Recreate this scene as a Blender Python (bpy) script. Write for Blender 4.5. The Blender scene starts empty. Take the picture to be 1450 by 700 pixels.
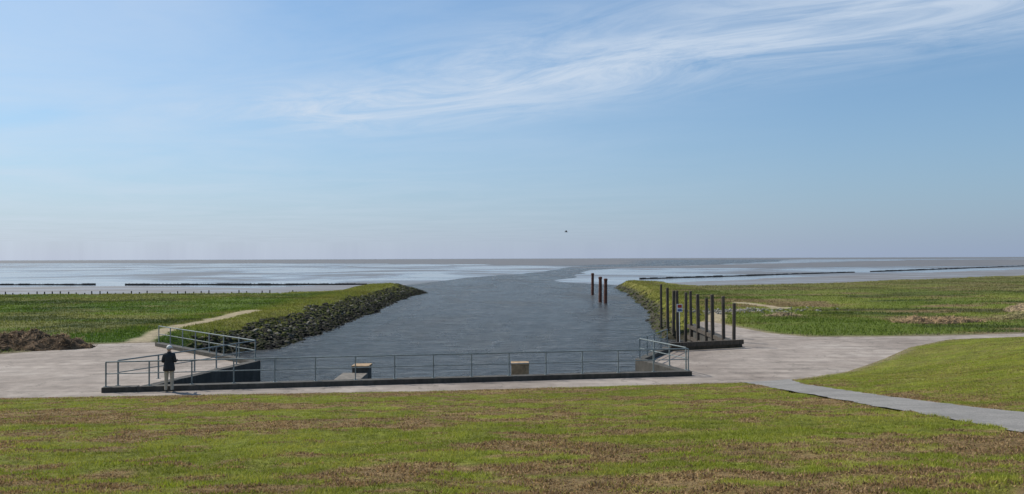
import bpy, bmesh, math, random
import numpy as np
from mathutils import Vector, Matrix, geometry
random.seed(4); rng=np.random.default_rng(7)
scene=bpy.context.scene
scene.view_settings.view_transform='Standard'
try: scene.view_settings.look='None'
except Exception: pass
scene.view_settings.exposure=0

# ------------------------------------------------------------ numeric noise
def _hash(ix,iy,seed):
    n=(ix.astype(np.int64)*374761393+iy.astype(np.int64)*668265263+seed*1442695041)&0xffffffff
    n=((n^(n>>13))*1274126177)&0xffffffff
    n=(n^(n>>16))&0xffffffff
    return n/4294967295.0
def noise2(x,y,seed=0):
    ix=np.floor(x);iy=np.floor(y);fx=x-ix;fy=y-iy
    fx=fx*fx*(3-2*fx);fy=fy*fy*(3-2*fy)
    a=_hash(ix,iy,seed);b=_hash(ix+1,iy,seed);c=_hash(ix,iy+1,seed);d=_hash(ix+1,iy+1,seed)
    return (a*(1-fx)+b*fx)*(1-fy)+(c*(1-fx)+d*fx)*fy
def fbm(x,y,seed=0,o=4):
    s=0;a=.5;t=0
    for i in range(o):
        s=s+a*noise2(x*2**i,y*2**i,seed+i*17);t+=a;a*=.5
    return s/t
def sstep(a,b,x):
    t=np.clip((x-a)/(b-a),0,1);return t*t*(3-2*t)
def sdist(P,X,Y):
    X=np.asarray(X,float);Y=np.asarray(Y,float)
    d=np.full(X.shape,1e9);ins=np.zeros(X.shape,bool);n=len(P)
    for i in range(n):
        x0,y0=P[i];x1,y1=P[(i+1)%n];ex=x1-x0;ey=y1-y0
        t=np.clip(((X-x0)*ex+(Y-y0)*ey)/(ex*ex+ey*ey),0,1)
        d=np.minimum(d,np.hypot(X-x0-t*ex,Y-y0-t*ey))
        c=((y0>Y)!=(y1>Y))
        if ey!=0: ins^=c&(X<x0+(Y-y0)*ex/ey)
    return np.where(ins,-d,d)

# ------------------------------------------------------------ plan of the place (metres)
FOOT=[(-900,27),(-90,27.6),(-18.4,28.7),(-3.3,29.9),(9,31.7),(11,32.2),(14.6,34.7),(18,38.7),(22,44),(26,47.7),(32,49.3),(100,56),(900,120)]
FX=[p[0] for p in FOOT];FY=[p[1] for p in FOOT]
PROM=[(-90,27.6),(-18.4,28.7),(-3.3,29.9),(9,31.7),(11,32.2),(12.8,33.3),(14.6,34.7),(18,38.7),(22,44),(26,47.7),(32,49.3),(100,56),
      (100,58.5),(33.4,52),(27.2,50.6),(23,50.2),(18.6,50.2),(17,52.8),(16.2,57.5),(15.6,62),(14.4,62.2),(13.5,58),
      (12.8,44.4),(8.5,42.8),(6.3,38),(7.6,33.74),(-14.2,30.16),(-12.4,37.7),(-20.6,46),(-21.6,48.2),(-25.6,47),(-26.3,43.5),(-28,41.6),(-60,38),(-90,36)]
LAND=[(-900,-300),(900,-300),(900,560),(500,420),(137,214),(60,152),(33,140),(30.5,165),(27,177),(24.5,172),(23.5,143),(19.5,100),(15.8,75),(14.4,58),
      (13.8,45.2),(13.2,45.2),(7.9,43.6),(7.2,38),(8.5,33.1),(-14.6,29.4),(-15.1,30.4),(-13.3,37.6),(-21.3,45.4),(-22.8,56),(-22.6,77),(-23.4,117),(-22.8,150),
      (-24.5,161),(-28,157),(-27,128),(-36,119),(-73,115),(-900,105)]
PATHL=[(9.1,31.5),(8.8,26),(8.6,20.5),(8.2,12.8),(7.9,2),(7.9,-5)]
PATHR=[(11.3,32.6),(10.5,28.5),(10.2,22),(10.3,16),(10.4,2),(10.4,-5)]
PATHPOLY=PATHL+PATHR[::-1]
def H(X,Y,raw=False):
    X=np.asarray(X,float);Y=np.asarray(Y,float)
    dP=sdist(PROM,X,Y);d=sdist(LAND,X,Y)
    d=d+(fbm(X*.35,Y*.35,3)-.5)*1.6*sstep(48,60,Y)
    k=np.where(X<0,np.interp(Y,[42,47,58],[5,1.2,.27]),np.interp(Y,[58,64],[5,.6]))
    bank=-np.maximum(d,0)*k
    F=np.interp(X,FX,FY)
    dk=np.maximum(F-Y,0)
    dike=np.minimum(.113*dk,3.4)
    back=np.maximum(-6-Y,0)*.15
    dike=np.maximum(dike-back,0)
    dike=dike+ ((fbm(X*.8,Y*.8,21)-.5)*.14+(noise2(X*2.1,Y*2.6,23)-.5)*.04)*sstep(.5,3,dk)
    und=(fbm(X*.06,Y*.06,5)-.5)*.5+(fbm(X*.5,Y*.5,6)-.5)*.16
    out=sstep(-.6,.12,dP)
    marsh=.035+und*sstep(.5,8,dP)*sstep(0,5,Y-F+3)
    top=-.14+out*(.14+marsh)
    return np.maximum(top+dike+bank,-2.7)
def brownness(X,Y):
    a=fbm(X*.26+3,Y*.6,31,5);b=fbm(X*1.5,Y*3.0,41,5)
    return np.clip(sstep(.455,.585,a*.5+b*.5)*1.2,0,1)*(1-.75*sstep(10.5,13,X)*sstep(14,20,Y))

# ------------------------------------------------------------ mesh helpers
def link(o,parent=None):
    bpy.context.collection.objects.link(o)
    if parent: o.parent=parent
    return o
def mesh_np(name,V,Fa,mat=None,smooth=False,cols=None,parent=None):
    me=bpy.data.meshes.new(name);V=np.ascontiguousarray(V,dtype=np.float32);Fa=np.ascontiguousarray(Fa,dtype=np.int32)
    n,k=Fa.shape
    me.vertices.add(len(V));me.vertices.foreach_set('co',V.ravel())
    me.loops.add(n*k);me.loops.foreach_set('vertex_index',Fa.ravel())
    me.polygons.add(n);me.polygons.foreach_set('loop_start',np.arange(0,n*k,k,dtype=np.int32))
    me.update(calc_edges=True)
    me.polygons.foreach_set('use_smooth',np.full(n,smooth))
    if cols is not None:
        ca=me.color_attributes.new('col','FLOAT_COLOR','POINT')
        c=np.ones((len(V),4),np.float32);c[:,:cols.shape[1]]=cols
        ca.data.foreach_set('color',c.ravel())
    if mat: me.materials.append(mat)
    return link(bpy.data.objects.new(name,me),parent)
class MB:
    def __init__(s): s.v=[];s.f=[];s.m=[]
    def add(s,v,f,mi=0):
        o=len(s.v);s.v+= [tuple(p) for p in v];s.f+=[tuple(i+o for i in q) for q in f];s.m+=[mi]*len(f)
    def tube(s,a,b,r,r2=None,n=8,mi=0):
        a=Vector(a);b=Vector(b);r2=r if r2 is None else r2
        z=(b-a).normalized();x=z.orthogonal().normalized();y=z.cross(x)
        v=[];
        for p,rr in((a,r),(b,r2)):
            for i in range(n):
                t=2*math.pi*i/n;v.append(p+x*rr*math.cos(t)+y*rr*math.sin(t))
        f=[(i,(i+1)%n,n+(i+1)%n,n+i) for i in range(n)]+[tuple(range(n-1,-1,-1)),tuple(range(n,2*n))]
        s.add(v,f,mi)
    def box(s,c,dx,dy,dz,ang=0,mi=0):
        v=[]
        ca,sa=math.cos(ang),math.sin(ang)
        for z in(-.5,.5):
            for x,y in((-.5,-.5),(.5,-.5),(.5,.5),(-.5,.5)):
                X=x*dx;Y=y*dy
                v.append((c[0]+X*ca-Y*sa,c[1]+X*sa+Y*ca,c[2]+z*dz))
        s.add(v,[(3,2,1,0),(4,5,6,7),(0,1,5,4),(1,2,6,5),(2,3,7,6),(3,0,4,7)],mi)
    def obj(s,name,mats,smooth=False,bevel=0,parent=None):
        me=bpy.data.meshes.new(name);me.from_pydata(s.v,[],s.f);me.update()
        for m in mats: me.materials.append(m)
        for p,mi in zip(me.polygons,s.m): p.material_index=mi;p.use_smooth=smooth
        o=link(bpy.data.objects.new(name,me),parent)
        if bevel:
            b=o.modifiers.new('bevel','BEVEL');b.width=bevel;b.segments=2;b.limit_method='ANGLE'
        return o
def offset(pts,w):
    pts=[Vector(p) for p in pts]
    out=[];n=len(pts)
    for i in range(n):
        ds=[]
        if i>0: ds.append((pts[i]-pts[i-1]).normalized())
        if i<n-1: ds.append((pts[i+1]-pts[i]).normalized())
        ns=[Vector((-d.y,d.x)) for d in ds]
        m=sum(ns,Vector((0,0))).normalized()
        out.append(pts[i]+m*w/max(.35,m.dot(ns[0])))
    return out
def wall(mb,pts,wl,wr,z0,z1):
    A=offset(pts,wl);B=offset(pts,-wr);n=len(pts)
    v=[(p.x,p.y,z) for z in(z0,z1) for L in(A,B) for p in L]
    a0,b0,a1,b1=0,n,2*n,3*n;f=[]
    for i in range(n-1):
        f+=[(a1+i,b1+i,b1+i+1,a1+i+1),(a0+i,a1+i,a1+i+1,a0+i+1),(b0+i+1,b1+i+1,b1+i,b0+i),(a0+i+1,b0+i+1,b0+i,a0+i)]
    f+=[(a0,b0,b1,a1),(a0+n-1,a1+n-1,b1+n-1,b0+n-1)]
    mb.add(v,f)
def polysheet(name,P,z,mat):
    tri=geometry.tessellate_polygon([[Vector((x,y,0)) for x,y in P]])
    me=bpy.data.meshes.new(name);me.from_pydata([(x,y,z) for x,y in P],[],[tuple(t) for t in tri])
    bm=bmesh.new();bm.from_mesh(me);bmesh.ops.recalc_face_normals(bm,faces=bm.faces)
    for f in bm.faces:
        if f.normal.z<0: f.normal_flip()
    bm.to_mesh(me);bm.free();me.materials.append(mat)
    return link(bpy.data.objects.new(name,me))

# ------------------------------------------------------------ material helpers
def newmat(name):
    m=bpy.data.materials.new(name);m.use_nodes=True;nt=m.node_tree
    b=nt.nodes['Principled BSDF'];return m,nt,b
def pos(nt,scale=(1,1,1),rot=(0,0,0)):
    g=nt.nodes.new('ShaderNodeNewGeometry');mp=nt.nodes.new('ShaderNodeMapping')
    mp.inputs['Scale'].default_value=scale;mp.inputs['Rotation'].default_value=rot
    nt.links.new(g.outputs['Position'],mp.inputs['Vector']);return mp.outputs[0]
def noi(nt,vec,scale,detail=4,rough=.55,dist=0):
    n=nt.nodes.new('ShaderNodeTexNoise');n.inputs['Scale'].default_value=scale;n.inputs['Detail'].default_value=detail
    n.inputs['Roughness'].default_value=rough;n.inputs['Distortion'].default_value=dist
    nt.links.new(vec,n.inputs['Vector']);return n.outputs[0]
def ramp(nt,fac,stops):
    r=nt.nodes.new('ShaderNodeValToRGB');e=r.color_ramp.elements
    while len(e)<len(stops): e.new(.5)
    for i,(p,c) in enumerate(stops):
        e[i].position=p;e[i].color=(c[0],c[1],c[2],1) if hasattr(c,'__len__') else (c,c,c,1)
    nt.links.new(fac,r.inputs[0]);return r.outputs[0]
def setin(nt,sock,v):
    if isinstance(v,bpy.types.NodeSocket): nt.links.new(v,sock)
    elif hasattr(v,'__len__') and len(v)==3 and sock.type=='RGBA': sock.default_value=(*v,1)
    else: sock.default_value=v
def mix(nt,fac,a,b,mode='MIX'):
    m=nt.nodes.new('ShaderNodeMix');m.data_type='RGBA';m.blend_type=mode
    setin(nt,m.inputs[0],fac);setin(nt,m.inputs[6],a);setin(nt,m.inputs[7],b);return m.outputs[2]
def mth(nt,op,a,b=0,c=None,clamp=False):
    m=nt.nodes.new('ShaderNodeMath');m.operation=op;m.use_clamp=clamp
    setin(nt,m.inputs[0],a);setin(nt,m.inputs[1],b)
    if c is not None:setin(nt,m.inputs[2],c)
    return m.outputs[0]
def bump(nt,b,h,dist,strength=1):
    n=nt.nodes.new('ShaderNodeBump');n.inputs['Distance'].default_value=dist;n.inputs['Strength'].default_value=strength
    nt.links.new(h,n.inputs['Height']);nt.links.new(n.outputs[0],b.inputs['Normal'])
def attr(nt,name='col'):
    a=nt.nodes.new('ShaderNodeAttribute');a.attribute_name=name;return a.outputs['Color']
def simple(name,c,r=.7,metal=0,var=.25,scale=6,bd=0):
    m,nt,b=newmat(name);p=pos(nt);n=noi(nt,p,scale,5)
    col=ramp(nt,n,[(.3,[x*(1-var) for x in c]),(.7,[min(1,x*(1+var)) for x in c])])
    nt.links.new(col,b.inputs['Base Color']);b.inputs['Roughness'].default_value=r;b.inputs['Metallic'].default_value=metal
    if bd: bump(nt,b,n,bd)
    return m

m_ground,nt,b=newmat('ground_grass_and_soil')
c=attr(nt);p=pos(nt)
n1=noi(nt,p,9,6,.7);n2=noi(nt,p,1.1,5,.6)
c2=mix(nt,1,c,ramp(nt,n1,[(.3,.4),(.7,1.45)]),'MULTIPLY')
c2=mix(nt,1,c2,ramp(nt,n2,[(.3,.7),(.7,1.25)]),'MULTIPLY')
nt.links.new(c2,b.inputs['Base Color']);b.inputs['Roughness'].default_value=.95;b.inputs['Specular IOR Level'].default_value=.15
bump(nt,b,n1,.05)
m_blade,nt,b=newmat('grass_blades')
c=attr(nt);nt.links.new(c,b.inputs['Base Color']);b.inputs['Roughness'].default_value=.6;b.inputs['Specular IOR Level'].default_value=.3
tr=nt.nodes.new('ShaderNodeBsdfTranslucent');nt.links.new(c,tr.inputs[0])
ms=nt.nodes.new('ShaderNodeMixShader');ms.inputs[0].default_value=.4
nt.links.new(b.outputs[0],ms.inputs[1]);nt.links.new(tr.outputs[0],ms.inputs[2])
nt.links.new(ms.outputs[0],nt.nodes['Material Output'].inputs[0])

m_prom,nt,b=newmat('weathered_asphalt')
p=pos(nt);nA=noi(nt,p,.18,5,.6,.4);nB=noi(nt,p,1.2,5,.65);nC=noi(nt,p,38,3,.8);nD=noi(nt,pos(nt,(.12,1.4,1),(0,0,-.16)),1.0,5,.6,.3)
col=ramp(nt,nA,[(.3,(.27,.225,.19)),(.55,(.37,.315,.27)),(.75,(.45,.395,.345))])
col=mix(nt,1,col,ramp(nt,nB,[(.3,.70),(.7,1.14)]),'MULTIPLY')
col=mix(nt,1,col,ramp(nt,nC,[(.3,.62),(.7,1.28)]),'MULTIPLY')
col=mix(nt,1,col,ramp(nt,nD,[(.35,.82),(.6,1.06)]),'MULTIPLY')
v=nt.nodes.new('ShaderNodeTexVoronoi');v.feature='DISTANCE_TO_EDGE';v.inputs['Scale'].default_value=.22
wv=nt.nodes.new('ShaderNodeVectorMath');wv.operation='ADD'
nt.links.new(p,wv.inputs[0]);nn=nt.nodes.new('ShaderNodeTexNoise');nn.inputs['Scale'].default_value=.9;nn.inputs['Detail'].default_value=6;nt.links.new(p,nn.inputs['Vector'])
sc=nt.nodes.new('ShaderNodeVectorMath');sc.operation='SCALE';sc.inputs['Scale'].default_value=2.5;nt.links.new(nn.outputs['Color'],sc.inputs[0])
nt.links.new(sc.outputs[0],wv.inputs[1]);nt.links.new(wv.outputs[0],v.inputs['Vector'])
col=mix(nt,ramp(nt,v.outputs[0],[(0,.75),(.008,0)]),col,(.10,.09,.075))
nt.links.new(col,b.inputs['Base Color']);b.inputs['Roughness'].default_value=.9;b.inputs['Specular IOR Level'].default_value=.2
bump(nt,b,nC,.01)
m_path,nt,b=newmat('path_asphalt')
p=pos(nt);nB=noi(nt,p,1.0,5,.65);nC=noi(nt,p,30,3,.8)
col=ramp(nt,nB,[(.3,(.18,.17,.155)),(.7,(.28,.262,.24))]);col=mix(nt,1,col,ramp(nt,nC,[(.3,.5),(.7,1.4)]),'MULTIPLY')
nt.links.new(col,b.inputs['Base Color']);b.inputs['Roughness'].default_value=.9;bump(nt,b,nC,.015)

m_conc,nt,b=newmat('stained_concrete')
p=pos(nt)
n1=noi(nt,p,1.5,6,.7);n2=noi(nt,pos(nt,(4,4,.4)),2,4)
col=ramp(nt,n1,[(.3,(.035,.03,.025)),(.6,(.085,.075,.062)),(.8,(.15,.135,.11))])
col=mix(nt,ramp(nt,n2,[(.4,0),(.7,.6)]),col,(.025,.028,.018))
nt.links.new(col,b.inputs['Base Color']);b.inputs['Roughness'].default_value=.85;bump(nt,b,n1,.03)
m_concl=simple('ochre_concrete',(.33,.22,.12),.85,0,.4,5,.01)
m_concg=simple('grey_concrete',(.16,.14,.115),.85,0,.45,4,.01)
m_galv=simple('galvanised_steel',(.20,.23,.225),.55,.25,.25,10)
m_wood,nt,b=newmat('weathered_timber')
n1=noi(nt,pos(nt,(7,7,.8)),2.2,6,.7);col=ramp(nt,n1,[(.3,(.02,.016,.012)),(.7,(.13,.10,.072))])
nt.links.new(col,b.inputs['Base Color']);b.inputs['Roughness'].default_value=.85;bump(nt,b,n1,.03)
m_rust=simple('rusty_steel_pile',(.12,.045,.027),.85,0,.5,3,.02)
m_rock,nt,b=newmat('riprap_basalt')
p=pos(nt);c=attr(nt);n1=noi(nt,p,5,6,.7);col=mix(nt,1,c,ramp(nt,n1,[(.3,.5),(.7,1.5)]),'MULTIPLY')
nt.links.new(col,b.inputs['Base Color']);b.inputs['Roughness'].default_value=.9;b.inputs['Specular IOR Level'].default_value=.2;bump(nt,b,n1,.05)
m_brush=simple('brushwood',(.045,.038,.030),.95,0,.5,4)

# waters
m_chan,nt,b=newmat('channel_water')
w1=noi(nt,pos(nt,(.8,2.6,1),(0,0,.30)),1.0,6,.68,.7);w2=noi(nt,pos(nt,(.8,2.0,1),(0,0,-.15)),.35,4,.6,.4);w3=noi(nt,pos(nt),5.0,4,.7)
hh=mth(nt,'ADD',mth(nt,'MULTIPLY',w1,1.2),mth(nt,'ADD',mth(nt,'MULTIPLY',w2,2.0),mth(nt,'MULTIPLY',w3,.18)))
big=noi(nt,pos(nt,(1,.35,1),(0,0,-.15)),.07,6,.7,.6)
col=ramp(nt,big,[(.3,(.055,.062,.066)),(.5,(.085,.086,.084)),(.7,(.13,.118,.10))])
col=mix(nt,1,col,ramp(nt,w1,[(.40,.25),(.62,1.9)]),'MULTIPLY')  # light and dark sides of the ripples painted into the water colour
col=mix(nt,1,col,ramp(nt,w2,[(.35,.7),(.65,1.3)]),'MULTIPLY')  # broader waves: their light and dark painted in likewise
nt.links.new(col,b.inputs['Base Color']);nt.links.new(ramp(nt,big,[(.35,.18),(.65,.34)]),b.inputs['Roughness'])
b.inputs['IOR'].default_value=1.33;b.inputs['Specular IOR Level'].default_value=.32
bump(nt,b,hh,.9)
m_sea,nt,b=newmat('wet_tidal_flat_and_shallow_sea')
p=pos(nt);nA=noi(nt,pos(nt,(1,.8,1)),.012,7,.66,.6);nB=noi(nt,p,.5,4)
k=ramp(nt,nA,[(.46,0),(.58,1)])
nt.links.new(mix(nt,k,(.22,.235,.26),(.15,.15,.15)),b.inputs['Base Color'])
nt.links.new(mix(nt,k,(.12,)*3,(.5,)*3),b.inputs['Roughness']);b.inputs['IOR'].default_value=1.33
bump(nt,b,nB,.03)
m_mud,nt,b=newmat('mudflat')
nA=noi(nt,pos(nt),.02,7,.6,.5);nB=noi(nt,pos(nt),.6,5,.6)
nt.links.new(ramp(nt,nA,[(.3,(.115,.115,.118)),(.7,(.18,.178,.182))]),b.inputs['Base Color'])
nt.links.new(ramp(nt,nA,[(.35,.5),(.6,.8)]),b.inputs['Roughness']);b.inputs['IOR'].default_value=1.33
bump(nt,b,nB,.15)
m_mud2,nt,b=newmat('rough_mudflat')
nA=noi(nt,pos(nt,(1,2,1)),.05,7,.65,.5);nB=noi(nt,pos(nt),.6,5,.6)
nt.links.new(ramp(nt,nA,[(.3,(.15,.142,.138)),(.55,(.20,.192,.188)),(.7,(.25,.245,.25))]),b.inputs['Base Color'])
b.inputs['Specular IOR Level'].default_value=.3
nt.links.new(ramp(nt,nA,[(.35,.8),(.62,.35)]),b.inputs['Roughness']);bump(nt,b,nB,.15)

# ------------------------------------------------------------ ground sheet
def axis(lo,a,b_,hi,st,gr):
    c=list(np.arange(a,b_+1e-6,st));s=st
    r=[];x=b_
    while x<hi: s*=gr;x+=s;r.append(min(x,hi))
    l=[];x=a;s=st
    while x>lo: s*=gr;x-=s;l.append(max(x,lo))
    return np.array(l[::-1]+c+r)
xs=axis(-900,-30,34,900,.22,1.035);ys=axis(-300,7,62,560,.22,1.02)
GX,GY=np.meshgrid(xs,ys);GZ=H(GX,GY)
nx,ny=len(xs),len(ys)
X=GX.ravel();Y=GY.ravel();Z=GZ.ravel()
def seg_mask(pts,w,X,Y):
    d=np.full(X.shape,1e9)
    for (x0,y0),(x1,y1) in zip(pts[:-1],pts[1:]):
        ex,ey=x1-x0,y1-y0;t=np.clip(((X-x0)*ex+(Y-y0)*ey)/(ex*ex+ey*ey),0,1)
        d=np.minimum(d,np.hypot(X-x0-t*ex,Y-y0-t*ey))
    return 1-sstep(w*.5,w*1.2,d+(fbm(X*.7,Y*.7,77)-.5)*w*1.1)
TRL=[(-22.5,47.5),(-24.5,56),(-25,66),(-25.5,78)]
TRR=[(15.4,61),(18,70),(22,77),(27,79),(25,88)]
def gcolor(X,Y,Z):
    F=np.interp(X,FX,FY);dike=sstep(-.3,.6,F-Y)[:,None]
    br=brownness(X,Y)[:,None]
    q=fbm(X*.5,Y*.9,51)[:,None]
    dg=np.array([.15,.165,.022])*(.75+.5*q)
    dcol=dg*(1-br)+np.array([.22,.15,.068])*br
    a=fbm(X*.045,Y*.07,61,5)[:,None];b2=fbm(X*.16+9,Y*.35,62,5)[:,None]
    left=(X<0)[:,None]
    g1=np.where(left,np.array([.060,.105,.010]),np.array([.10,.135,.018]))
    g2=np.where(left,np.array([.115,.155,.016]),np.array([.185,.20,.034]))
    aa=sstep(.3,.7,a)
    mcol=g1*(1-aa)+g2*aa
    tb=sstep(.48,.60,b2*.65+a*.35)*np.where(left,.4,.95)
    mcol=mcol*(1-tb)+np.array([.20,.145,.070])*tb
    dr=sstep(.53,.66,fbm(X*.09+20,Y*.3,63,5))[:,None]*.75
    mcol=mcol*(1-dr)+np.array([.035,.05,.010])*dr
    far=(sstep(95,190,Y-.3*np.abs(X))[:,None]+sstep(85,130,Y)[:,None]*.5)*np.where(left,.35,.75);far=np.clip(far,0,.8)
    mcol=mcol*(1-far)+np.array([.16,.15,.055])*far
    d=sdist(LAND,X,Y)[:,None]
    yl=sstep(-5,-1,d)*sstep(52,60,Y[:,None])
    mcol=mcol*(1-.6*yl)+np.array([.20,.19,.035])*.6*yl
    s=np.maximum(seg_mask(TRL,.8,X,Y)*.8,seg_mask(TRR,.9,X,Y)*.85)[:,None]
    mcol=mcol*(1-s)+np.array([.40,.32,.22])*s
    col=dcol*dike+mcol*(1-dike)
    mud=(1-sstep(-1.0,-.45,Z))[:,None]
    col=col*(1-mud)+np.array([.055,.05,.032])*mud
    dP=sdist(PROM,X,Y)[:,None]
    ed=(1-sstep(.0,.7,dP+(q-.5)*.8))*.7
    col=col*(1-ed)+np.array([.24,.19,.13])*ed
    return col
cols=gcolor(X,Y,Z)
inpath=sdist(PATHPOLY,X,Y)<-.1
Z=np.where(inpath,Z-.12,Z)
i=np.arange(nx*ny).reshape(ny,nx)
Fq=np.stack([i[:-1,:-1].ravel(),i[:-1,1:].ravel(),i[1:,1:].ravel(),i[1:,:-1].ravel()],1)
mesh_np('ground',np.stack([X,Y,Z],1),Fq,m_ground,True,cols)

polysheet('promenade',PROM,0.0,m_prom)
def resample(P,n):
    P=np.array(P,float);d=np.r_[0,np.cumsum(np.hypot(*np.diff(P,axis=0).T))];t=np.linspace(0,d[-1],n)
    return np.stack([np.interp(t,d,P[:,0]),np.interp(t,d,P[:,1])],1)
A=resample(PATHL,160);B=resample(PATHR,160)
U=np.linspace(0,1,7);PV=[]
for a,bb in zip(A,B):
    for u in U: PV.append(a*(1-u)+bb*u)
PV=np.array(PV)
jit=(fbm(PV[:,0]*3,PV[:,1]*3,90)-.5)*.28
edge=np.tile(np.array([1,0,0,0,0,0,-1]),160);PV[:,0]+=jit*np.abs(edge)
F_=np.interp(PV[:,0],FX,FY);pz=np.minimum(.113*np.maximum(F_-PV[:,1],0),3.4)+.012+.045*sstep(-.6,.2,F_-PV[:,1])
i=np.arange(160*7).reshape(160,7)
Fq=np.stack([i[:-1,:-1].ravel(),i[1:,:-1].ravel(),i[1:,1:].ravel(),i[:-1,1:].ravel()],1)
mesh_np('footpath',np.c_[PV,pz],Fq,m_path,True)

# ------------------------------------------------------------ waters and flats
ZW=-1.5
polysheet('sea',[(-30000,20),(30000,20),(30000,40000),(-30000,40000)],ZW-.03,m_sea)
def wavy(P,amp,seed,step=8):
    out=[]
    n=len(P)
    for k_ in range(n):
        a=np.array(P[k_],float);b_=np.array(P[(k_+1)%n],float);L=np.hypot(*(b_-a));m=int(max(1,min(40,L/step)))
        for j in range(m):
            q=a+(b_-a)*j/m
            w=amp*min(1,L/60)*(noise2(np.array([q[0]*.06]),np.array([q[1]*.03]),seed)[0]-.5)*2
            out.append((q[0]+w*(1+q[1]*.004),q[1]+w*.6))
    return out
CH=[(-32,24),(32,24),(34,150),(31,182),(20,203),(14,215),(12,232),(15,255),(26,320),(50,444),(90,560),(165,700),(420,1250),(900,2600),
    (300,2600),(190,1500),(110,900),(62,712),(38,540),(22,426),(1,330),(-10,284),(-19,240),(-24,206),(-30,185),(-32,150)]
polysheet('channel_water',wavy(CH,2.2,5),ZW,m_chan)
polysheet('distant_mudflat',wavy([(-2500,1900),(-700,1500),(-150,1050),(25,700),(60,640),(85,700),(135,900),(230,1500),(420,2500),(2500,2300),(9000,3000),(20000,9000),(6000,9000),(-9000,9000),(-9000,3500)],14,8,60),ZW+.03,m_mud)
polysheet('tidal_mudflat',wavy([(30,570),(75,560),(160,690),(900,1750),(3000,3000),(9000,4200),(9000,3600),(2500,1700),(900,1020),(330,560),(150,500),(70,500)],6,11,30),ZW+.015,m_mud)
polysheet('near_mudflat',wavy([(-24,203),(-27,190),(-30,160),(-30,130),(-60,118),(-900,112),(-900,196),(-300,198),(-160,188),(-95,197),(-60,180),(-38,198)],3,14),ZW+.02,m_mud2)
polysheet('shore_mudflat',wavy([(24,192),(27,172),(33,138),(60,150),(138,212),(500,420),(900,560),(900,860),(560,640),(350,480),(157,318),(110,280),(60,225),(34,200)],3,17),ZW+.02,m_mud2)

# ------------------------------------------------------------ grass blades
def blades(name,px,py,h,w,cols,mat,lean=.5,tint=.3,root=.8):
    n=len(px);z=H(px,py)-.01
    a=rng.uniform(0,2*np.pi,n);la=rng.uniform(0,2*np.pi,n);ll=rng.uniform(0,lean,n)*h
    dx=np.cos(a)*w/2;dy=np.sin(a)*w/2
    V=np.empty((n,3,3))
    V[:,0]=np.stack([px-dx,py-dy,z],1);V[:,1]=np.stack([px+dx,py+dy,z],1)
    V[:,2]=np.stack([px+np.cos(la)*ll,py+np.sin(la)*ll,z+h],1)
    br=rng.uniform(1-tint,1+tint,n)[:,None]*cols
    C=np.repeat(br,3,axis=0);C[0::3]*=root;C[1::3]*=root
    return mesh_np(name,V.reshape(-1,3),np.arange(3*n).reshape(n,3),mat,False,np.clip(C,0,1))
N=640000
yy=7+ (32-7)*rng.random(N)**1.25
xx=rng.uniform(-1,1,N)*(yy*.72+2.5)+0
ex=rng.uniform(9,34,120000);ey=rng.uniform(18,50,120000)
xx=np.r_[xx,ex];yy=np.r_[yy,ey]
F_=np.interp(xx,FX,FY)
ok=(yy<F_+.12+ .5*(fbm(xx*1.6,yy*1.6,9)-.5))&(sdist(PATHPOLY,xx,yy)>.02+.25*(noise2(xx*3,yy*3,19)-.6))
xx=xx[ok];yy=yy[ok]
br=brownness(xx,yy);q=fbm(xx*.5,yy*.9,51);q2=fbm(xx*3.2,yy*3.6,52,3)
g=np.array([.285,.315,.032])[None]*(.62+.6*q)[:,None]*(.35+1.25*q2)[:,None]
g2=np.array([.44,.41,.07]);yk=sstep(.42,.66,fbm(xx*.9,yy*1.6,55,5))[:,None]
g=g*(1-yk*.7)+g2*yk*.7
dry=(rng.random(len(xx))<br*.92)[:,None]
cc=np.where(dry,np.array([.40,.262,.125])[None]*rng.uniform(.4,1.25,(len(xx),1)),g)
hh_=rng.uniform(.022,.055,len(xx))*(.3+1.5*q2)
hh_=np.where(dry[:,0],hh_*.7,hh_)
ww_=np.where(dry[:,0],rng.uniform(.015,.04,len(xx)),rng.uniform(.007,.014,len(xx)))*(1+yy*.015)
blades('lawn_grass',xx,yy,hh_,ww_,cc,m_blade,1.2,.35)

def marsh(n,x0,x1,y0,y1,pw):
    y=y0+(y1-y0)*rng.random(n)**pw;x=rng.uniform(x0,x1,n);return x,y
x1,y1=marsh(150000,-85,-21,42,128,1.2);x2,y2=marsh(40000,-29,-18,48,160,1.1);x3,y3=marsh(240000,14,125,49,215,1.5);x4,y4=marsh(50000,12,30,60,178,1.1)
xx=np.r_[x1,x2,x3,x4];yy=np.r_[y1,y2,y3,y4]
z=H(xx,yy);F_=np.interp(xx,FX,FY)
s=np.maximum(seg_mask(TRL,.8,xx,yy),seg_mask(TRR,.9,xx,yy))
ok=(z>-.8)&(sdist(PROM,xx,yy)>.15)&(yy>F_+.2)&(s<.3)&(sdist(LAND,xx,yy)<2.6)
xx=xx[ok];yy=yy[ok];z=z[ok]
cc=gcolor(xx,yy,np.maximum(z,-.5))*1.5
hh_=rng.uniform(.06,.20,len(xx))*(.2+1.5*fbm(xx*.3,yy*.3,71))
blades('marsh_grass',xx,yy,hh_,rng.uniform(.03,.07,len(xx))*(1+yy*.006),cc,m_blade,.9,.4)

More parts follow.
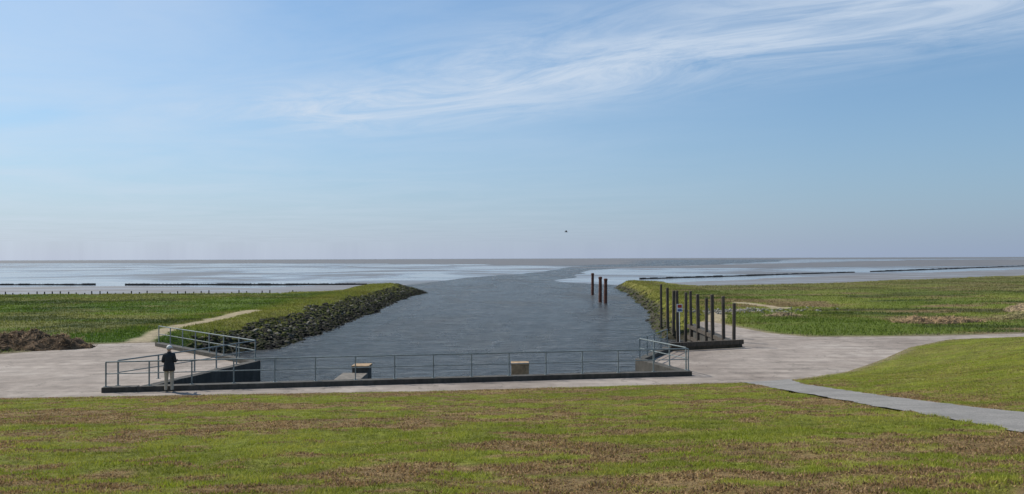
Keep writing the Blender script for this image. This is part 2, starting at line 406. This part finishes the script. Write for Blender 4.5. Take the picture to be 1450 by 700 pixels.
# ------------------------------------------------------------ riprap
bm=bmesh.new();bmesh.ops.create_icosphere(bm,subdivisions=1,radius=1)
IV=np.array([v.co[:] for v in bm.verts]);IF=np.array([[v.index for v in f.verts] for f in bm.faces]);bm.free()
def rocks(name,px,py,pz,s,cols):
    n=len(px);a=rng.uniform(0,2*np.pi,n);t=rng.uniform(-.6,.6,n)
    V=IV[None]*(1+rng.uniform(-.28,.28,(n,len(IV),1)))
    V=np.sign(V)*np.abs(V)**.8
    V=V*(s[:,None,None]*rng.uniform(.6,1.25,(n,1,3)))
    V[...,2]*=.75
    y_=V[...,1]*np.cos(t)[:,None]-V[...,2]*np.sin(t)[:,None];z_=V[...,1]*np.sin(t)[:,None]+V[...,2]*np.cos(t)[:,None]
    x_=V[...,0]*np.cos(a)[:,None]-y_*np.sin(a)[:,None];y2=V[...,0]*np.sin(a)[:,None]+y_*np.cos(a)[:,None]
    W=np.stack([x_+px[:,None],y2+py[:,None],z_+pz[:,None]],2).reshape(-1,3)
    Fi=(IF[None]+(np.arange(n)*len(IV))[:,None,None]).reshape(-1,3)
    return mesh_np(name,W,Fi,m_rock,False,np.repeat(cols,len(IV),axis=0))
def ripzone(n,x0,x1,y0,y1,dmin,dmax):
    px=rng.uniform(x0,x1,n);py=rng.uniform(y0,y1,n);z=H(px,py);d=sdist(LAND,px,py)
    ok=(d>dmin+2.2*(fbm(px*.5,py*.5,8)-.5))&(z>ZW-.35)&(d<dmax)
    return px[ok],py[ok],z[ok]
px,py,pz=ripzone(28000,-25,-12,46,163,1.2,8)
n=len(px);base=(rng.uniform(.010,.050,n))[:,None]*np.array([1,.9,.66])
moss=(rng.random(n)<.5)[:,None];base=np.where(moss,np.array([.045,.048,.010])*rng.uniform(.4,1.8,(n,1)),base)
base=np.where((rng.random(n)<.05)[:,None],np.array([.20,.18,.14]),base)
wet=(pz<ZW+.35)[:,None];base=np.where(wet,base*.4,base)
rocks('riprap_embankment',px,py,pz-.02,rng.uniform(.08,.27,n),base)
px,py,pz=ripzone(13000,10,33,59,178,1.1,5)
n=len(px);base=rng.uniform(.015,.06,n)[:,None]*np.array([1,.92,.70])
moss=(rng.random(n)<.65)[:,None];base=np.where(moss,np.array([.065,.075,.016])*rng.uniform(.4,1.6,(n,1)),base)
rocks('riprap_embankment',px,py,pz-.03,rng.uniform(.07,.22,n),base)
px=rng.normal(20,4.5,300);py=72+rng.normal(0,1.8,300)+(px-18)*.35;ok=sdist(LAND,px,py)<0;px=px[ok];py=py[ok]
rocks('stone_scatter',px,py,H(px,py)+.04,rng.uniform(.06,.2,len(px)),rng.uniform(.08,.34,(len(px),1))*np.array([1,.93,.8]))

def heap(name,cx,cy,lx,ly,hh,ang,seed,col):
    n=46;u=np.linspace(-1,1,n);U_,V_=np.meshgrid(u,u)
    ca,sa=math.cos(ang),math.sin(ang);Xh=cx+U_*lx*ca-V_*ly*sa;Yh=cy+U_*lx*sa+V_*ly*ca
    r=np.hypot(U_,V_)+(fbm(Xh*.8,Yh*.8,seed+9)-.5)*.6
    m=np.clip(1-r**2,0,1)
    zz=H(Xh,Yh)-.10+hh*m**.7*(.1+1.7*fbm(Xh*1.3,Yh*1.3,seed,5))+.2*(noise2(Xh*5,Yh*5,seed)-.5)*np.clip(m*3,0,1)
    i=np.arange(n*n).reshape(n,n);Fq=np.stack([i[:-1,:-1].ravel(),i[:-1,1:].ravel(),i[1:,1:].ravel(),i[1:,:-1].ravel()],1)
    C=np.array(col)[None]*(.3+1.4*noise2(Xh.ravel()*4,Yh.ravel()*4,seed+3))[:,None]
    o=mesh_np(name,np.stack([Xh.ravel(),Yh.ravel(),zz.ravel()],1),Fq,m_ground,False,C)
    k_=min(int(900*lx*ly/4),6000)
    uu=rng.uniform(-1,1,k_);vv=rng.uniform(-1,1,k_)
    x=cx+uu*lx*ca-vv*ly*sa;y=cy+uu*lx*sa+vv*ly*ca
    r=np.hypot(uu,vv)+(fbm(x*.8,y*.8,seed+9)-.5)*.6;ok=r<.95;x=x[ok];y=y[ok];r=r[ok]
    zz=H(x,y)-.08+hh*np.clip(1-r**2,0,1)**.7*(.1+1.7*fbm(x*1.3,y*1.3,seed,5))
    mb=MB()
    for a,b_,c_ in zip(x,y,zz):
        t=random.uniform(0,6.28);L=random.uniform(.05,.28);e=random.uniform(-.05,.16)
        mb.tube((a,b_,c_),(a+math.cos(t)*L,b_+math.sin(t)*L,c_+e),.015,n=3)
    mb.obj('straw',[simple('dry_reed',(col[0]*2.2,col[1]*2.2,col[2]*2.0),.9,0,.5,3)],parent=o)
heap('reed_debris_heap',-28.2,45.2,4.4,1.9,.85,.12,5,(.13,.085,.05))
heap('reed_debris_heap',-33.5,44.5,3.6,1.6,.6,-.1,15,(.13,.085,.05))
heap('soil_mound',31.5,59.5,3.6,1.4,.5,.1,7,(.19,.13,.075))
heap('soil_mound',48.5,72,4.6,2.4,.7,.2,9,(.22,.165,.105))
heap('soil_mound',41.5,64,3.2,1.4,.4,.2,12,(.15,.13,.06))
heap('soil_mound',22.5,66,2.0,1.0,.3,.1,22,(.17,.13,.08))

# ------------------------------------------------------------ walls of the outlet basin
Q=[(13.3,58),(12.8,44.4),(8.5,42.8),(6.3,38),(7.6,33.74),(-14.2,30.16),(-12.4,37.7),(-20.6,46)]
mb=MB();wall(mb,Q,.0,.42,-3,.2)
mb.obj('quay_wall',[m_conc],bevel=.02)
u=Vector((7.6+14.2,33.74-30.16)).normalized();nrm=Vector((-u.y,u.x))
fl=Vector((-14.2,30.16))
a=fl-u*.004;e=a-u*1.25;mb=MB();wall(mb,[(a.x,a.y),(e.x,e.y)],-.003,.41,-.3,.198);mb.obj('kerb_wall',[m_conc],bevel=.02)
def pier(name,x,w,y0,y1,z0,bw,zt,face):
    mb=MB();h=w/2
    v=[(x-h,y0,-3),(x+h,y0,-3),(x+h,y1,-3),(x-h,y1,-3),(x-h,y0,z0-.06),(x+h,y0,z0-.06),(x+h,y1,z0),(x-h,y1,z0)]
    mb.add(v,[(3,2,1,0),(4,5,6,7),(0,1,5,4),(1,2,6,5),(2,3,7,6),(3,0,4,7)],2)
    bx_=x+h-bw/2+.02
    mb.box((bx_,y1+.41,(zt-3)/2),bw,.82,zt+3)
    mb.box((bx_,y1+.41,zt+.05),bw+.06,.88,.1,0,1)
    if face: mb.box((bx_,y1-.012,zt-.28),bw+.03,.03,.55,0,1)
    mb.obj(name,[m_conc,m_concl,m_concg],bevel=.015)
pier('sluice_pier',-7.2,1.15,32.2,36.6,-.22,.75,.0,False)
pier('sluice_pier',.25,.95,33.4,36.8,-.5,.78,.04,True)

# ------------------------------------------------------------ railings
def rail(name,pts,zb,h=.93,sp=1.55):
    mb=MB();P=[Vector((p[0],p[1])) for p in pts]
    for hh,r in((h,.028),(h*.52,.02)):
        for k_ in range(len(P)-1):
            mb.tube((P[k_].x,P[k_].y,zb+hh),(P[k_+1].x,P[k_+1].y,zb+hh),r)
    for k_ in range(len(P)-1):
        seg=(P[k_+1]-P[k_]);n=max(1,round(seg.length/sp))
        for j in range(n+(k_==len(P)-2)):
            q=P[k_]+seg*j/n
            mb.box((q.x,q.y,zb+h/2),.045,.045,h,math.atan2(seg.y,seg.x))
            mb.box((q.x,q.y,zb+.008),.14,.12,.016,math.atan2(seg.y,seg.x))
    return mb.obj(name,[m_galv])
off=lambda p,s:(p[0]+u.x*s+nrm.x*.2,p[1]+u.y*s+nrm.y*.2)
CL=offset(Q,-.21)
rail('railing',[off(fl,-1.15),off(fl,22.0)],.2)
rail('railing',[(fl.x-.85,fl.y+.3),(-13.5,33.9),CL[6],CL[7]],.2,.95,1.6)
rail('railing',[CL[4]+Vector((.1,.25)),CL[3],CL[2]],.2,.95,1.5)

# ------------------------------------------------------------ piles
mb=MB()
for i_ in range(11):
    t=i_/10;y=45.2+24*t**1.05+random.uniform(-.3,.3);x=12.45+.55*t+random.uniform(-.06,.06)
    top=2.5+random.uniform(-.2,.2)
    dx=random.uniform(-.09,.09);r=random.uniform(.095,.13)
    mb.tube((x,y,-3.2),(x+dx,y,top),r*1.15,r,10)
    mb.tube((x+dx,y,top),(x+dx,y,top+.03),r,r*.8,10)
mb.box((12.62,51.2,.05),.12,13.4,.24,-.02);mb.box((12.62,51.2,-.75),.12,13.4,.24,-.02)
mb.box((10.6,43.35,.34),4.6,.16,.24,.35)
mb.obj('mooring_pile_row',[m_wood])
mb=MB();mb.box((12.62,60.1,1.2),.42,.04,.6,0,0);mb.box((12.62,60.07,1.34),.3,.03,.22,0,1);mb.box((12.62,60.07,1.05),.3,.03,.14,0,2);mb.tube((12.62,60.14,-1.6),(12.62,60.14,1.3),.03)
mb.obj('information_sign',[simple('sign_white',(.75,.75,.75),.5,0,.05),simple('sign_red',(.5,.04,.03),.5,0,.1),simple('sign_blue',(.08,.12,.3),.5,0,.1)])
for (x,y,h_) in((14.1,140,2.3),(12.9,117,2.2),(13.4,114.6,2.0)):
    mb=MB();mb.tube((x,y,-3.2),(x+.05,y,h_-.25),.26,.24,12);mb.tube((x+.05,y,h_-.25),(x+.05,y,h_),.29,.27,12);mb.tube((x+.05,y,h_),(x+.05,y,h_+.06),.27,.15,12)
    mb.obj('mooring_pile',[m_rust])

# ------------------------------------------------------------ brushwood groynes
def groyne(name,a,b_,h,sp,fill=True,r=.05):
    a=Vector(a);b_=Vector(b_);L=(b_-a).length;d=(b_-a)/L;nn=Vector((-d.y,d.x));mb=MB();n=int(L/sp)
    for i_ in range(n+1):
        for s in((-.25,.25) if fill else (0,)):
            q=a+d*(i_*sp+random.uniform(-.1,.1))+nn*s;hh=h*random.uniform(.8,1.25)
            mb.tube((q.x,q.y,ZW-.4),(q.x+random.uniform(-.05,.05),q.y,ZW+hh),r*random.uniform(.8,1.2),r*.8,5)
    if fill:
        s=0
        while s<L:
            l=random.uniform(1.5,3.5);q=a+d*(s+l/2);hh=h*random.uniform(.5,.95)
            mb.box((q.x,q.y,ZW-.2+hh/2),l*1.06,.4*random.uniform(.8,1.1),hh+.4,math.atan2(d.y,d.x)+random.uniform(-.01,.01));s+=l
    return mb.obj(name,[m_brush])
groyne('brushwood_groyne',(-330,212),(-109,206),.45,1.2)
groyne('brushwood_groyne',(-99,204),(-38,199),.45,1.0)
groyne('brushwood_groyne',(39,243),(144,336),.5,1.5)
groyne('brushwood_groyne',(157,349),(350,540),.6,2.0)
def stakes(a,b_):
    a=Vector(a);b_=Vector(b_);L=(b_-a).length;mb=MB();n=int(L/1.15)
    for i_ in range(n+1):
        q=a+(b_-a)*i_/n;mb.tube((q.x,q.y,ZW-.4),(q.x+random.uniform(-.08,.08),q.y,ZW+random.uniform(1.3,1.75)),.12,.09,5)
    mb.obj('stake_fence',[m_brush])
stakes((-86,120),(-33,124))

mb=MB()
bx,by,bz=6.0,88,7.9
mb.add([(bx-.25,by,bz),(bx,by-.06,bz+.05),(bx+.25,by,bz),(bx,by+.06,bz+.05),(bx,by,bz-.05)],[(0,1,4),(1,2,4),(2,3,4),(3,0,4),(0,3,1),(1,3,2)])
for s in(-1,1):
    mb.add([(bx-.08,by,bz+.03),(bx+.08,by,bz+.03),(bx+.06,by+s*.28,bz+.16),(bx-.06,by+s*.28,bz+.16),(bx-.1,by+s*.62,bz+.06)],[(0,1,2,3),(3,2,4)])
mb.obj('gull',[simple('gull_feathers',(.12,.12,.13),.8)])

# ------------------------------------------------------------ the man at the railing
def skin(name,V,E,R,lv=2):
    me=bpy.data.meshes.new(name);me.from_pydata(V,E,[]);o=bpy.data.objects.new(name,me);bpy.context.collection.objects.link(o)
    o.modifiers.new('s','SKIN');sv=me.skin_vertices[0].data
    for i_,r in enumerate(R): sv[i_].radius=(r,r) if not hasattr(r,'__len__') else r
    sv[0].use_root=True
    sb=o.modifiers.new('ss','SUBSURF');sb.levels=lv;sb.render_levels=lv
    dg=bpy.context.evaluated_depsgraph_get();m2=bpy.data.meshes.new_from_object(o.evaluated_get(dg));bpy.data.objects.remove(o)
    for p in m2.polygons:p.use_smooth=True
    m2.materials.clear()
    return m2
man=bpy.data.objects.new('man',None);link(man)
jk=simple('dark_jacket',(.022,.024,.029),.85,0,.35,14,.006);tr_=simple('beige_trousers',(.40,.35,.27),.85,0,.15,12,.006);sh=simple('dark_shoes',(.03,.025,.02),.6)
skm=simple('skin',(.45,.27,.19),.6,0,.08);hair=simple('grey_hair',(.45,.44,.42),.9,0,.2,40);cap=simple('white_cap',(.74,.72,.68),.8,0,.05)
V=[(0,0,.97),(.092,0,.90),(.105,.012,.50),(.11,-.012,.10),(.118,.15,.045),(-.092,0,.90),(-.105,.03,.50),(-.115,.0,.10),(-.135,.16,.045),
   (0,-.005,1.12),(0,-.015,1.28),(0,-.015,1.40),(0,.0,1.49),(0,.02,1.56),
   (.165,-.01,1.395),(.225,-.03,1.15),(.19,.2,1.13),(.17,.32,1.165),(-.165,-.01,1.395),(-.225,-.03,1.15),(-.19,.2,1.13),(-.17,.32,1.165),(.11,-.06,.045),(-.115,-.045,.045)]
E=[(0,1),(1,2),(2,3),(3,4),(0,5),(5,6),(6,7),(7,8),(0,9),(9,10),(10,11),(11,12),(12,13),(11,14),(14,15),(15,16),(16,17),(11,18),(18,19),(19,20),(20,21),(3,22),(7,23)]
R=[(.155,.125),.105,.075,.056,.038,.105,.075,.056,.038,(.165,.135),(.175,.135),(.13,.1),.062,.055,.082,.06,.048,.032,.082,.06,.048,.032,.04,.04]
bm_=skin('body',V,E,R)
for m in(jk,tr_,sh,skm): bm_.materials.append(m)
for p in bm_.polygons:
    c_=p.center
    if c_.z<.085:i_=2
    elif c_.z<.93:i_=1
    elif c_.z>1.495 and abs(c_.x)<.1:i_=3
    elif c_.y>.30:i_=3
    else:i_=0
    p.material_index=i_
link(bpy.data.objects.new('body',bm_),man)
def lathe(name,rings,mat,n=24):
    mb=MB();v=[];f=[]
    for (z,rx,ry,oy) in rings:
        for i_ in range(n):
            t=2*math.pi*i_/n;v.append((rx*math.cos(t),oy+ry*math.sin(t),z))
    for k_ in range(len(rings)-1):
        for i_ in range(n): f.append((k_*n+i_,k_*n+(i_+1)%n,(k_+1)*n+(i_+1)%n,(k_+1)*n+i_))
    mb.add(v,f);return mb.obj(name,[mat],smooth=True,parent=man)
lathe('jacket_hem',[(.80,.205,.155,0),(.80,.215,.165,0),(.90,.213,.163,0),(1.02,.195,.150,0),(1.15,.17,.13,0)],jk)
lathe('collar',[(1.45,.085,.08,0),(1.49,.082,.078,0),(1.53,.074,.074,.005),(1.53,.064,.064,.005)],jk)
bm=bmesh.new();bmesh.ops.create_uvsphere(bm,u_segments=32,v_segments=24,radius=1)
for v_ in bm.verts:
    x,y,z=v_.co
    jaw=max(0,-z);x*=.076*(1-.28*jaw);yy_=y*.098*(1-.12*jaw)
    if y>0:
        yy_+=.022*math.exp(-((x/.012)**2+((z+.12)/.20)**2))
        yy_-=.009*math.exp(-(((abs(x)-.030)/.016)**2+((z-.04)/.10)**2))
        yy_+=.007*math.exp(-((x/.025)**2+((z+.48)/.07)**2))
        yy_+=.008*math.exp(-((x/.03)**2+((z+.85)/.12)**2))
    v_.co=(x,yy_,z*.118)
hm=bpy.data.meshes.new('head');bm.to_mesh(hm);bm.free();hm.materials.append(skm)
for p in hm.polygons:p.use_smooth=True
hd=link(bpy.data.objects.new('head',hm),man);hd.location=(0,.025,1.635);hd.rotation_euler=(-.12,0,-.5)
mb=MB()
def ball(mb,c,r,mi,zmin=-2,n=14,m=9,):
    v=[];f=[]
    for j in range(m+1):
        ph=-math.pi/2+math.pi*j/m;zz=max(math.sin(ph),zmin)
        for i_ in range(n):
            t=2*math.pi*i_/n;v.append((c[0]+r[0]*math.cos(ph)*math.cos(t),c[1]+r[1]*math.cos(ph)*math.sin(t),c[2]+r[2]*zz))
    for j in range(m):
        for i_ in range(n): f.append((j*n+i_,j*n+(i_+1)%n,(j+1)*n+(i_+1)%n,(j+1)*n+i_))
    mb.add(v,f,mi)
for s in(-1,1):
    ball(mb,(s*.077,-.008,0),(.010,.02,.032),0)
    ball(mb,(s*.030,.083,.006),(.012,.009,.009),1);ball(mb,(s*.030,.0905,.006),(.005,.003,.005),2)
o=mb.obj('ears_and_eyes',[skm,cap,jk],smooth=True,parent=hd)
mb=MB();ball(mb,(0,-.022,.012),(.083,.090,.105),0,-.45,24,14);mb.obj('hair',[hair],smooth=True,parent=hd)
mb=MB();ball(mb,(0,-.004,.035),(.092,.110,.098),0,-.05,24,14)
v=[];nb=13
for k_ in range(nb):
    t=math.pi*(.12+.76*k_/(nb-1))
    for rr,dz in((.98,.034),(1.0,.024),(1.62,.012),(1.62,.018)):
        v.append((.088*math.cos(t)*min(rr,1.08),-.004+.106*math.sin(t)*rr,dz))
f=[]
for k_ in range(nb-1):
    for q_ in range(4): f.append((k_*4+q_,k_*4+(q_+1)%4,(k_+1)*4+(q_+1)%4,(k_+1)*4+q_))
mb.add(v,f,0);mb.obj('cap',[cap],smooth=True,parent=hd)
for s in(-1,1):
    cx=s*.17
    pm=skin('palm',[(cx,.30,1.165),(cx,.345,1.178),(cx,.395,1.182)],[(0,1),(1,2)],[(.026,.03),(.036,.02),(.04,.016)],1)
    pm.materials.append(skm);link(bpy.data.objects.new('palm',pm),man)
    for j,(dx,L) in enumerate(((-.030,.9),(-.010,1.0),(.010,.94),(.030,.76))):
        x=cx+dx
        fm=skin('finger',[(x,.385,1.183),(x,.385+.045*L,1.182),(x,.385+.068*L,1.155),(x,.385+.055*L,1.13)],[(0,1),(1,2),(2,3)],[.0095,.009,.0085,.007],1)
        fm.materials.append(skm);link(bpy.data.objects.new('finger_%d'%(j+1),fm),man)
    x=cx-s*.03
    fm=skin('thumb',[(x,.335,1.17),(x-s*.025,.365,1.155),(x-s*.03,.39,1.135),(x-s*.025,.405,1.115)],[(0,1),(1,2),(2,3)],[.013,.011,.010,.008],1)
    fm.materials.append(skm);link(bpy.data.objects.new('thumb',fm),man)
rp=Vector(off(fl,0))+u*((-13.0-fl.x)/u.x)
mp=rp-nrm*.43
man.location=(mp.x,mp.y,.0);man.rotation_euler=(0,0,math.atan2(u.y,u.x))

# ------------------------------------------------------------ sun & sky
sd=Vector((-.80,.42,0)).normalized();el=math.radians(47)
sdir=Vector((sd.x*math.cos(el),sd.y*math.cos(el),math.sin(el)))
sl=bpy.data.lights.new('sun','SUN');sl.energy=4.6;sl.angle=math.radians(.5);sl.color=(1,.94,.84)
so=link(bpy.data.objects.new('sun',sl));so.rotation_euler=sdir.to_track_quat('Z','Y').to_euler();so.location=(-40,20,60)
w=bpy.data.worlds.new('World');scene.world=w;w.use_nodes=True;nt=w.node_tree
bg=nt.nodes['Background'];bg.inputs[1].default_value=.1
sk=nt.nodes.new('ShaderNodeTexSky');sk.sky_type='NISHITA';sk.sun_disc=False;sk.sun_elevation=el;sk.sun_rotation=math.atan2(sd.x,sd.y)
sk.air_density=1.0;sk.dust_density=.6;sk.ozone_density=2.0
tc=nt.nodes.new('ShaderNodeTexCoord');sx=nt.nodes.new('ShaderNodeSeparateXYZ');nt.links.new(tc.outputs['Generated'],sx.inputs[0])
dx_,dy_,dz_=sx.outputs
M=lambda op,a,b_=0,clamp=False: mth(nt,op,a,b_,None,clamp)
zc=M('MAXIMUM',dz_,.0)
hz=M('POWER',2.718,M('MULTIPLY',zc,-6.0))
side=M('ADD',M('MULTIPLY',dx_,-.9),.5,True)
hazec=mix(nt,side,(3.0,3.75,5.2),(5.0,5.5,6.7))
skt=mix(nt,1,sk.outputs[0],(.78,1.12,1.28),'MULTIPLY')
skyc=mix(nt,M('MULTIPLY',hz,.98),skt,hazec)
zz=M('MAXIMUM',dz_,.02);cxn=M('DIVIDE',dx_,zz);cyn=M('DIVIDE',dy_,zz)
sA=M('SUBTRACT',M('MULTIPLY',cxn,.77),M('MULTIPLY',cyn,.64));tA=M('ADD',M('MULTIPLY',cxn,.64),M('MULTIPLY',cyn,.77))
cb=nt.nodes.new('ShaderNodeCombineXYZ');nt.links.new(M('MULTIPLY',sA,.75),cb.inputs[0]);nt.links.new(M('MULTIPLY',tA,1.7),cb.inputs[1])
c1=noi(nt,cb.outputs[0],1.0,11,.66,1.5)
cb2=nt.nodes.new('ShaderNodeCombineXYZ');nt.links.new(M('MULTIPLY',sA,.4),cb2.inputs[0]);nt.links.new(M('MULTIPLY',tA,.6),cb2.inputs[1])
c2=noi(nt,cb2.outputs[0],1.0,7,.6,.5)
band=M('POWER',2.718,M('MULTIPLY',M('POWER',M('ABSOLUTE',M('DIVIDE',M('SUBTRACT',tA,3.5),.8)),2.0),-1.0))
fade=M('ADD',M('MULTIPLY',sA,.8),4.6,True)
wisp=M('MULTIPLY',M('MULTIPLY',ramp(nt,c1,[(.34,.10),(.60,1)]),band),fade)
veil=M('MULTIPLY',ramp(nt,c2,[(.34,.1),(.68,1)]),M('ADD',M('MULTIPLY',dx_,-1.1),.40,True))
cl=M('ADD',M('MULTIPLY',wisp,.85),M('MULTIPLY',veil,.6),True)
cl=M('MULTIPLY',cl,M('SUBTRACT',1.0,M('MULTIPLY',hz,.5)))
skyc=mix(nt,cl,skyc,(6.3,7.2,8.4))
nt.links.new(skyc,bg.inputs[0])

# ------------------------------------------------------------ camera
cd=bpy.data.cameras.new('camera');cd.lens=28;cd.sensor_width=36;cd.clip_end=60000;cd.clip_start=.1
co=link(bpy.data.objects.new('camera',cd));co.location=(0,0,5)
pitch=math.atan(16/1128)
co.rotation_euler=(Matrix.Rotation(math.pi/2+pitch,4,'X')@Matrix.Rotation(math.radians(-.2),4,'Z')).to_euler()
scene.camera=co
